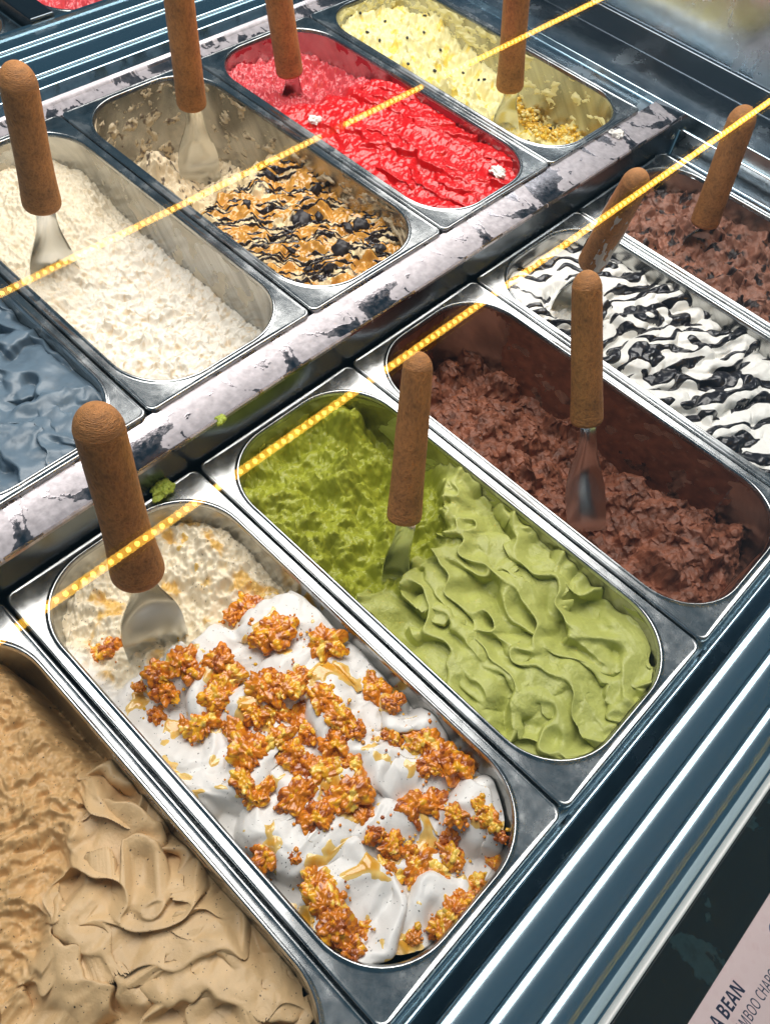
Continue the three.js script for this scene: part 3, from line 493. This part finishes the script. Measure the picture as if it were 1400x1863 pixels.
{
  // honeycomb: [x, y, radius] in photo pixels
  const H = [[455, 1108, 30], [430, 1118, 20], [500, 1150, 34], [478, 1162, 22], [592, 1172, 34], [330, 1208, 28], [285, 1225, 20], [398, 1200, 22], [415, 1232, 30], [300, 1258, 22], [392, 1268, 26], [355, 1225, 18], [482, 1252, 30], [512, 1248, 24], [546, 1240, 28], [590, 1272, 26], [285, 1302, 14], [372, 1318, 28], [345, 1328, 18], [432, 1332, 30], [452, 1370, 32], [498, 1300, 26], [540, 1300, 34], [572, 1332, 30], [618, 1308, 24], [528, 1372, 24], [592, 1402, 28], [612, 1352, 26], [650, 1328, 16], [682, 1250, 26], [715, 1280, 20], [712, 1338, 20], [442, 1424, 22], [470, 1446, 20], [540, 1448, 30], [572, 1488, 26], [640, 1440, 32], [612, 1454, 22], [662, 1492, 28], [768, 1352, 32], [800, 1378, 32], [828, 1398, 26], [780, 1392, 20], [850, 1385, 14], [752, 1470, 30], [790, 1462, 24], [828, 1482, 18], [872, 1470, 14], [890, 1495, 18], [906, 1520, 11], [902, 1568, 15], [488, 1556, 26], [535, 1560, 9], [575, 1610, 26], [592, 1648, 32], [612, 1686, 30], [640, 1728, 18], [700, 1582, 16], [722, 1592, 20], [762, 1580, 28], [800, 1592, 24], [822, 1560, 20], [816, 1526, 16], [824, 1662, 24], [800, 1688, 20], [846, 1640, 18], [868, 1606, 14], [752, 1704, 12], [712, 1536, 22], [742, 1548, 14], [560, 1395, 20], [505, 1345, 22], [465, 1300, 18], [640, 1390, 16], [255, 1310 - 60, 10], [200, 1180, 16], [175, 1190, 12], [680, 1520, 14], [660, 1690, 12]];
  const r = rng(17), shapes = [...Array(7).keys()].map(i => lump(i + 3, 3, .75)), small = [...Array(5).keys()].map(i => lump(i + 30, 2, .8));
  const hm = new THREE.MeshPhysicalMaterial({ vertexColors: true, roughness: .26, bumpMap: grainTex, bumpScale: .0002, clearcoat: .6, clearcoatRoughness: .15 });
  const amber = () => { const t = r(); return t < .62 ? [.62 + .12 * r(), .185 + .07 * r(), .006] : t < .86 ? [.78, .36 + .08 * r(), .012] : [.34, .075, .006]; };
  const sphere = mergeVertices(new THREE.IcosahedronGeometry(1, 15).deleteAttribute('uv').deleteAttribute('normal'));
  const chunk = (rad) => {                               // one flat crusty cake of sugar grains with a ragged outline
    const g = sphere.clone(), p = g.attributes.position, s = r() * 60, st = .8 + .5 * r(), n = p.count, c = new Float32Array(n * 3), uv = new Float32Array(n * 2), gr = .0021 + .0014 * r(), tone = (r() - .5) * .5;
    for (let i = 0; i < n; i++) {
      let x = p.getX(i), y = p.getY(i), z = p.getZ(i);
      const out = 1 + .60 * fbm(x * 1.5 + s, z * 1.5 + y, 2), X = x * rad * out * st, Z = z * rad * out / st, Y = y * Math.min(rad * .5, .0048) * (1 + .35 * noise(x * 2 + s, z * 2));
      const [d1, id] = cell3(X / gr + s, Y / gr, Z / gr), [, id2] = cell3(X / .006 + s, Y / .006, Z / .006), [e1] = cell3(X / .0013, Y / .0013 + s, Z / .0013), h = gr * .62 * (1 - d1 * d1 * 1.5) + .0007 * (id - .5) + .0004 * (.5 - e1);
      { const ny = y * 1.6, nl = Math.hypot(x, ny, z) || 1; p.setXYZ(i, X + x / nl * h, Y + ny / nl * h + .0009, Z + z / nl * h); }
      const t = id * .45 + id2 * .75 + tone, v = .82 + .36 * id; const q = t < .26 ? [.42, .095, .005] : t < .78 ? [.70, .215, .007] : t < 1.02 ? [.84, .40, .014] : [.86, .58, .10]; c[3 * i] = q[0] * v; c[3 * i + 1] = q[1] * v; c[3 * i + 2] = q[2] * v; uv[2 * i] = X * 30; uv[2 * i + 1] = Z * 30;
    }
    g.setAttribute('color', new THREE.BufferAttribute(c, 3)); g.setAttribute('uv', new THREE.BufferAttribute(uv, 2)); g.computeVertexNormals(); return g;
  };
  for (const [px, py, rad] of H) {
    const p = onGelato('F1', px, py), d = p.distanceTo(EYE), m = mesh('honeycomb_piece', chunk(rad * d / FPX * .88), hm, scene); m.position.copy(p);
    const [ox, , oz] = panAt('F', 1), lx = (p.x - ox) * 1000, lz = (p.z - oz) * 1000, size = rad > 27 ? 'large' : rad > 18 ? 'middling' : 'small';
    const where = lz < -60 ? (lx < 10 ? 'close to the spatula' : 'behind the spatula, towards the green pan') : lx > 38 ? 'against the wall beside the green pan' : lx < -36 ? 'along the wall beside the caramel pan' : lz > 110 ? 'at the front end of the pan' : lz > 40 ? 'between the thick white swirls' : 'in the dense patch of crumble mid-pan';
    tag(m, `${size} amber honeycomb piece on white ice cream, ${where}`, 'honeycomb', 'honeycomb pieces on the white ice cream');
  }
  // loose crumbs
  const loose = []; for (let k = 0; k < 620; k++) { const h = H[(r() * H.length) | 0], a = r() * 6.28, q = h[2] * (.9 + .9 * r()), p = onGelato('F1', h[0] + q * Math.cos(a), h[1] + q * Math.sin(a)), s = .0007 + .0019 * r() * r() * r(); loose.push(tintGeo(small[k % 5].clone().scale(s, s, s).translate(p.x, p.y + s * .4, p.z), amber())); }
  { const g = mergeGeometries(loose); g.setAttribute('uv', new THREE.Float32BufferAttribute(new Float32Array(g.attributes.position.count * 2), 2)); g.computeVertexNormals(); tag(mesh('honeycomb_crumbs', g, hm, scene), 'fine amber honeycomb crumbs strewn over the white ice cream', 'crumbs', null, 'stuff'); }

  // cookie chunks in the coffee ice cream
  const ck = new THREE.MeshPhysicalMaterial({ color: lin(.020, .016, .020), roughness: .5, bumpMap: grainTex, bumpScale: .0008 });
  for (const [px, py, rad] of [[548, 402, 15], [582, 398, 13], [655, 410, 15], [622, 455, 18], [575, 348, 12], [490, 322, 10], [598, 490, 11], [690, 452, 9], [450, 372, 9], [430, 290, 9], [385, 215, 9], [635, 415, 10], [530, 455, 8], [560, 490, 8]]) {
    const p = onGelato('B2', px, py), s = rad * p.distanceTo(EYE) / FPX, m = mesh('cookie_chunk', shapes[(r() * 7) | 0], ck, scene); m.position.copy(p); m.scale.set(s, s * .8, s * (.8 + .4 * r())); m.rotation.set(r(), r() * 6, r());
    tag(m, 'dark cookie chunk on the caramel covered coffee ice cream', 'cookie chunk', 'cookie chunks on the coffee ice cream');
  }
  for (const s of shapes) if (!s.attributes.normal) s.computeVertexNormals();
  // crumble and seeds on the yellow ice cream
  const tiny = [...Array(4).keys()].map(i => lump(i + 50, 1, .7)); const cr = []; for (let k = 0; k < 2200; k++) { const a = r() * 6.28, q = Math.sqrt(r()), p = onGelato('B4', 1015 + q * 82 * Math.cos(a) + 10 * q * Math.sin(a), 218 + q * 44 * Math.sin(a) + q * 12 * Math.cos(a)), s = .0011 + .0022 * r() * r(), v = .85 + .3 * r(); cr.push(tintGeo(tiny[k % 4].clone().scale(s, s, s).translate(p.x, p.y + s * (.3 + .9 * r()), p.z), r() < .7 ? [.84 * v, .52 * v, .05 * v] : [.86 * v, .70 * v, .24 * v])); }
  { const g = mergeGeometries(cr); g.setAttribute('uv', new THREE.Float32BufferAttribute(new Float32Array(g.attributes.position.count * 2), 2)); g.computeVertexNormals(); tag(mesh('orange_crumble', g, hm, scene), 'golden orange crumble heaped on the pale yellow ice cream', 'crumble', null, 'stuff'); }
  const seedM = new THREE.MeshPhysicalMaterial({ color: lin(.012, .011, .010), roughness: .25 }), seedG = new THREE.SphereGeometry(.0026, 12, 8).scale(1, .6, .7);
  for (const [px, py] of [[868, 56], [879, 58], [772, 30], [815, 40], [800, 92], [828, 133], [842, 134], [870, 147], [880, 146], [720, 125], [695, 122], [742, 118], [985, 195], [990, 190], [1000, 235], [976, 265], [960, 258], [700, 40], [655, 25], [690, 75], [740, 70], [852, 118], [668, 60], [790, 130], [900, 30], [770, 60]]) { const p = onGelato('B4', px, py, .001); const m = mesh('passion_fruit_seed', seedG, seedM, scene); m.position.copy(p); m.rotation.y = r() * 6; tag(m, 'black passion fruit seed on the pale yellow ice cream', 'seed', 'seeds on the yellow ice cream'); }
  // stray bits
  const green = new THREE.MeshPhysicalMaterial({ color: lin(.36, .44, .05), roughness: .5, bumpMap: grainTex, bumpScale: .0006 }), white = new THREE.MeshPhysicalMaterial({ color: lin(.82, .80, .76), roughness: .45 });
  const bit = (name, p, s, mat, label, cat, group) => { const m = mesh(name, chunk(s), mat, scene); m.position.copy(p); m.scale.set(1, .9, 1); m.rotation.y = r() * 6; tag(m, label, cat, group); };
  bit('green_crumb', onPlane(294, 890, .004), .0072, green, 'green ice cream crumb lying on the rim of a front pan', 'crumb');
  bit('green_crumb', onPlane(401, 765, .033), .0028, green, 'tiny green ice cream crumb on the lip of the divider bar', 'crumb');
  bit('white_blob', onGelato('B3', 903, 316, .002), .0075, white, 'white dollop on the red sorbet', 'dollop');
  bit('white_blob', onGelato('B3', 571, 222, .002), .0055, white, 'small white flake beside the spatula in the red sorbet', 'flake');
  bit('ice_fleck', onPlane(1121, 244, HB - .003), .0055, white, 'small white fleck on the divider bar by the yellow pan', 'fleck');
}

// ---------------------------------------------------------------- spatulas
function bladeGeo(len, bury, neck, wide) {              // curved spade, tip down; y = len at the handle
  const nu = 16, nv = 40, P = [], UV = [], I = [], L = len + bury, th = .0007;
  for (const side of [1, -1]) for (let j = 0; j <= nv; j++) for (let i = 0; i <= nu; i++) {
    const v = j / nv, u = i / nu * 2 - 1, y = len + .006 - v * (L + .006), t = clamp((v * (L + .006)) / L);
    let w = lerp(neck, wide, sstep(.12, .72, t)) ;
    const x = u * w / 2, bend = .010 * sstep(.1, .55, t) * (1 - sstep(.5, 1, t) * .6), z = -bend + (x * x) / (w * .5) * lerp(.45, .22, t) + side * th;
    P.push(x, y, z); UV.push(u * .5 + .5, v);
  }
  const n = (nu + 1) * (nv + 1), id = (s, j, i) => s * n + j * (nu + 1) + i;
  for (let j = 0; j < nv; j++) for (let i = 0; i < nu; i++) { I.push(id(0, j, i), id(0, j + 1, i), id(0, j, i + 1), id(0, j, i + 1), id(0, j + 1, i), id(0, j + 1, i + 1)); I.push(id(1, j, i), id(1, j, i + 1), id(1, j + 1, i), id(1, j, i + 1), id(1, j + 1, i + 1), id(1, j + 1, i)); }
  for (let j = 0; j < nv; j++) for (const i of [0, nu]) I.push(id(0, j, i), id(1, j, i), id(0, j + 1, i), id(1, j, i), id(1, j + 1, i), id(0, j + 1, i));
  for (let i = 0; i < nu; i++) for (const j of [0, nv]) I.push(id(0, j, i), id(0, j, i + 1), id(1, j, i), id(1, j, i), id(0, j, i + 1), id(1, j, i + 1));
  const g = new THREE.BufferGeometry(); g.setAttribute('position', new THREE.Float32BufferAttribute(P, 3)); g.setAttribute('uv', new THREE.Float32BufferAttribute(UV, 2)); g.setIndex(I); g.computeVertexNormals(); return creased(g.toNonIndexed(), 1.0);
}
function handleGeo(len, rb, rw, rt) {                   // foot at y = 0, domed top
  const pts = [[0, 0], [rb * .8, 0], [rb * .94, .0008], [rb, .0030], [rb * 1.0, .008], [lerp(rb, rw, .55), len * .20], [lerp(rb, rw, .9), len * .36], [rw, len * .5], [lerp(rw, rt, .45), len * .68], [rt, len - rt * 1.25]];
  for (let k = 1; k <= 8; k++) { const a = k / 8 * Math.PI / 2; pts.push([rt * Math.cos(a), len - rt * 1.25 + rt * 1.25 * Math.sin(a)]); }
  const c = new THREE.SplineCurve(pts.slice(3).map(p => new THREE.Vector2(...p))).getPoints(60).map(v => new THREE.Vector2(Math.max(0, v.x), v.y));
  const low = [new THREE.Vector2(0, 0), new THREE.Vector2(rb * .8, 0), new THREE.Vector2(rb * .95, .0009)];
  return new THREE.LatheGeometry([...low, ...c], 48);
}
// [pan, tip pixel and height, handle foot pixel, handle top pixel, distance of the top, widths, turn, look]
const SP = [
  ['F1', [285, 1165, -.022], [258, 1043], [169, 738], .47, [.0172, .0140, .0140], .25, 'cork', .018, .046, 'spatula with a brown cork handle standing in the white honeycomb ice cream'],
  ['F2', [722, 1085, -.030], [735, 945], [762, 640], .56, [.0128, .0116, .0102], .5, 'cork', .016, .024, 'spatula with a brown cork handle standing in the green ice cream'],
  ['F3', [1066, 935, -.050], [1068, 768], [1067, 492], .655, [.0132, .0122, .0112], .4, 'cork', .014, .036, 'spatula with a brown cork handle standing in the low dark chocolate ice cream'],
  ['F4', [1030, 560, -.022], [1078, 482], [1166, 312], .74, [.0128, .0125, .0112], .9, 'cork', .016, .040, 'spatula with a milk smeared brown handle leaning in the striped ice cream'],
  ['F5', [1268, 440, -.022], [1286, 408], [1358, 192], .955, [.0150, .0140, .0136], .9, 'cork', .020, .040, 'spatula with a brown handle sunk deep in the chunky chocolate ice cream'],
  ['B1', [108, 530, HB - .055], [88, 374], [26, 112], .74, [.0158, .0140, .0140], .35, 'cork', .017, .046, 'spatula with a brown cork handle standing in the coconut ice cream'],
  ['B2', [365, 320, HB - .070], [345, 192], [316, -80], .89, [.0148, .0140, .0136], .35, 'cork', .018, .046, 'spatula with a brown cork handle standing in the dug out coffee ice cream'],
  ['B3', [538, 205, HB - .040], [521, 134], [495, -80], .98, [.0146, .0140, .0136], .5, 'cork', .018, .034, 'spatula with a brown cork handle standing in the red sorbet'],
  ['B4', [920, 240, HB - .065], [928, 160], [945, -80], 1.03, [.0158, .0142, .0140], .5, 'cork', .018, .034, 'spatula with a brown cork handle standing in the pale yellow ice cream'],
];
for (const [key, [tx, ty, th], foot, top, dist, [rb, rw, rt], turn, look, neck, wide, label] of SP) {
  const T = onPlane(tx, ty, th), E = EYE.clone().addScaledVector(ray(...top).normalize(), dist), d1 = E.clone().sub(T), d2 = ray(...foot).normalize(), w = EYE.clone().sub(T);
  const A = d1.dot(d1), B = d1.dot(d2), D = w.dot(d1), F = w.dot(d2), a = (D - F * B) / (A - B * B), len = d1.length(), bl = len * a, hl = len - bl;
  const y = d1.clone().normalize(), toEye = EYE.clone().sub(T).normalize(), x = new THREE.Vector3().crossVectors(y, toEye).normalize(), z = new THREE.Vector3().crossVectors(x, y);
  const g = thing('spatula', label, 'spatula', T.toArray(), 'spatulas standing in the ice creams');
  g.quaternion.setFromRotationMatrix(new THREE.Matrix4().makeBasis(x, y, z)).multiply(new THREE.Quaternion().setFromAxisAngle(new THREE.Vector3(0, 1, 0), turn));
  mesh('blade', bladeGeo(bl, .022, neck, wide), M.blade, g);
  mesh('handle', handleGeo(hl, rb, rw, rt).translate(0, bl, 0), M[look], g);
  if (/milk/.test(label)) {                              // dried milk on the side of the handle
    const P = [], I = [], K = [], nu = 90, nv = 90; for (let j = 0; j <= nv; j++) for (let i = 0; i <= nu; i++) { const a = i / nu * Math.PI * 1.5 - .9, yy = hl * (.04 + .62 * j / nv), k = fbm(a * 1.3, yy * 34, 4, .6) - .05 - .5 * sstep(.35, .6, yy / hl), R = lerp(rb, rw, clamp(yy / hl * 2)) - .0006 + .0014 * sstep(-.4, .3, k); P.push(R * Math.sin(a), bl + yy, R * Math.cos(a)); K.push(k); }
    for (let j = 0; j < nv; j++) for (let i = 0; i < nu; i++) { const q = j * (nu + 1) + i; if (Math.max(K[q], K[q + 1], K[q + nu + 1]) > -.2) I.push(q, q + 1, q + nu + 1, q + 1, q + nu + 2, q + nu + 1); }
    let mg = new THREE.BufferGeometry(); mg.setAttribute('position', new THREE.Float32BufferAttribute(P, 3)); mg.setIndex(I); mg = compact(mg); mg.computeVertexNormals();
    mesh('milk_smear', mg, new THREE.MeshStandardMaterial({ color: lin(.62, .58, .55), roughness: .4 }), g).userData.kind = 'stuff';
  }
}

// ---------------------------------------------------------------- sign board and flavour card in front
{
  const g = new RoundedBoxGeometry(1.675, .006, .30, 2, .001).translate(.285, -.0064, .611); { const p = g.attributes.position, u = new Float32Array(p.count * 2); for (let i = 0; i < p.count; i++) { u[2 * i] = p.getX(i); u[2 * i + 1] = p.getZ(i); } g.setAttribute('uv', new THREE.BufferAttribute(u, 2)); }
  const wipe = rep(dataTex(512, (u, v) => { const q = smudgeN(u, v) + .12 * fineN(u, v), a = .085 + .10 * sstep(.18, .34, q) * (1 - .5 * sstep(.38, .6, q)) + .02 * fineN(v, u); return [a * .75, a * 1.15, a * 1.2]; }, true), 5);   // wiped-on film over black
  tag(mesh('sign_board', g, new THREE.MeshPhysicalMaterial({ color: 0xffffff, map: wipe, roughness: .22 }), scene), 'glossy black board along the front of the case', 'sign board');
  const cw = .30, ch = .075, cv = document.createElement('canvas'); cv.width = 1600; cv.height = 400; const c = cv.getContext('2d');
  c.fillStyle = '#e6cdcb'; c.fillRect(0, 0, 1600, 400);
  const q = rng(3); for (let k = 0; k < 900; k++) { c.fillStyle = `rgba(${q() < .5 ? '255,240,236' : '196,150,150'},${.03 + .05 * q()})`; const s = 3 + 26 * q() * q(); c.beginPath(); c.arc(q() * 1600, q() * 400, s, 0, 7); c.fill(); }
  c.fillStyle = '#141c3a'; c.textAlign = 'left'; c.textBaseline = 'alphabetic';
  const line = (txt, xEnd, base, size, sq, weight) => { c.save(); c.font = `${weight} ${size}px sans-serif`; const w = c.measureText(txt).width * sq; c.translate(xEnd - w, base); c.scale(sq, 1); c.fillText(txt, 0, 0); c.restore(); };
  const U = x => (x - CX0) / cw * 1600, V = z => (z - CZ0) / ch * 400, CX0 = .175, CZ0 = .4935;
  const place = (px, py) => { const p = onPlane(px, py, -.003); return [U(p.x), V(p.z)]; };
  const e1 = place(1352, 1798), e2 = place(1415, 1745 + 20), b1 = place(1322, 1863);
  line('VANILLA BEAN', e1[0], b1[1] - 6, 60, .74, 'bold'); line('BAMBOO CHARCOAL', e2[0] + 40, b1[1] + 52, 48, .66, 'normal');
  const r0 = place(1402, 1692); c.strokeStyle = '#4a557a'; c.lineWidth = 4; c.beginPath(); c.arc(r0[0] + 14, r0[1] + 14, 26, 0, 7); c.stroke();
  const tx = new THREE.CanvasTexture(cv); tx.colorSpace = THREE.SRGBColorSpace; tx.anisotropy = 8;
  const cg = new THREE.BoxGeometry(cw, .0006, ch).translate(CX0 + cw / 2, -.0028, CZ0 + ch / 2);
  tag(mesh('flavour_card', cg, [0, 1, 2, 3, 4, 5].map(i => new THREE.MeshStandardMaterial(i === 2 ? { map: tx, roughness: .6 } : { color: 0xe6cdcb, roughness: .6 })), scene), 'pink flavour card with dark blue lettering on the black board', 'flavour card');
}

// ---------------------------------------------------------------- glass guard and the light strings that it mirrors
{
  const K = .62, n = new THREE.Vector3(0, Math.SQRT1_2, Math.SQRT1_2);                    // the plane y + z = K
  const pane = mesh('glass_guard', new THREE.PlaneGeometry(2.2, 1.15), new THREE.MeshPhysicalMaterial({ color: 0xffffff, transmission: 1, thickness: 0, roughness: 0, ior: 1.5, side: THREE.DoubleSide }), scene);
  pane.quaternion.setFromUnitVectors(new THREE.Vector3(0, 0, 1), n); pane.position.set(.45, K - .17, .17);
  pane.castShadow = false; tag(pane, 'sloping clear glass guard above the pans', 'glass guard');
  const mirror = v => new THREE.Vector3(v.x, K - v.z, K - v.y);
  const beadM = new THREE.MeshStandardMaterial({ color: lin(.9, .6, .2), emissive: lin(1, .60, .10), emissiveIntensity: 46, roughness: .5 });
  const tapeM = new THREE.MeshStandardMaterial({ color: lin(.75, .5, .15), emissive: lin(1, .52, .05), emissiveIntensity: 14, roughness: .5 });
  const string = (px, py, dist, spans, label, pitch, rad) => {
    const P0 = mirror(EYE.clone().addScaledVector(ray(px, py).normalize(), dist)), g = thing('light_string', label, 'light string', P0.toArray(), 'light strings over the counter');
    const gl = mirror(EYE), dy = gl.y - P0.y, dz = gl.z - P0.z, len = Math.hypot(dy, dz), cy = dy / len, cz = dz / len;      // the way to the glass, across the string
    for (const [x0, x1] of spans) {                      // x in metres along the string from P0
      const tp = new THREE.CapsuleGeometry(rad * .86, x1 - x0, 4, 10).rotateZ(Math.PI / 2).translate((x0 + x1) / 2, 0, 0); mesh('tube', tp, tapeM, g);
      const b = []; for (let x = x0; x <= x1; x += pitch) b.push(new THREE.SphereGeometry(rad * .52, 10, 8).translate(x, cy * rad * .72, cz * rad * .72)); const bm = mesh('bead_run', mergeGeometries(b), beadM, g); bm.userData.kind = 'stuff';
    }
    // unseen shield, added to keep the glow off the rails and sign board
    const X0 = spans[0][0] - .02, X1 = spans.at(-1)[1] + .02, wall = (ox, oy, w, h) => new THREE.BoxGeometry(X1 - X0, h, w).translate((X0 + X1) / 2, oy, ox);
    const ch = new THREE.Group(); ch.name = 'channel'; g.add(ch); ch.rotation.x = Math.atan2(-cy, cz);
    for (const [n2, gg] of [['shield_back', wall(-rad * 1.6, 0, .001, rad * 3.4)], ['shield_side', wall(rad * 2.4, rad * 1.7, rad * 8, .001)], ['shield_side', wall(rad * 2.4, -rad * 1.7, rad * 8, .001)]]) mesh(n2, gg, M.darkMetal, ch);
    const L = new THREE.RectAreaLight(lin(1, .55, .1), .6, 1.4, rad * 2); L.position.copy(P0).add(new THREE.Vector3(.6, cy * rad * 1.4, cz * rad * 1.4)); L.lookAt(P0.x + .6, P0.y + cy, P0.z + cz); scene.add(L);
  };
  const along = (px, py, dist, qx, qy) => { // how far along x the pixel (qx, qy) lies on that string
    const P = EYE.clone().addScaledVector(ray(px, py).normalize(), dist), d = ray(qx, qy).normalize(), w = EYE.clone().sub(P), b = d.x; return (w.x - b * w.dot(d)) / (1 - b * b);
  };
  const s1 = [0, 535, 1.05], f1 = (x, y) => along(...s1, x, y);
  string(...s1, [[-.25, f1(580, 250)], [f1(627, 222), f1(765, 156)], [f1(806, 135), f1(1400, -140)]], 'string of small yellow lights in three lengths above the counter', .0090, .0047);
  const s2 = [20, 1150, .98], f2 = (x, y) => along(...s2, x, y);
  string(...s2, [[f2(-80, 1220), f2(1350, 215) + 1.2]], 'unbroken string of small yellow lights above the counter', .0118, .0062);
}

scene.traverse(o => { if (o.isMesh && o.name !== 'glass_guard') o.castShadow = o.receiveShadow = true; });
renderer.render(scene, camera);
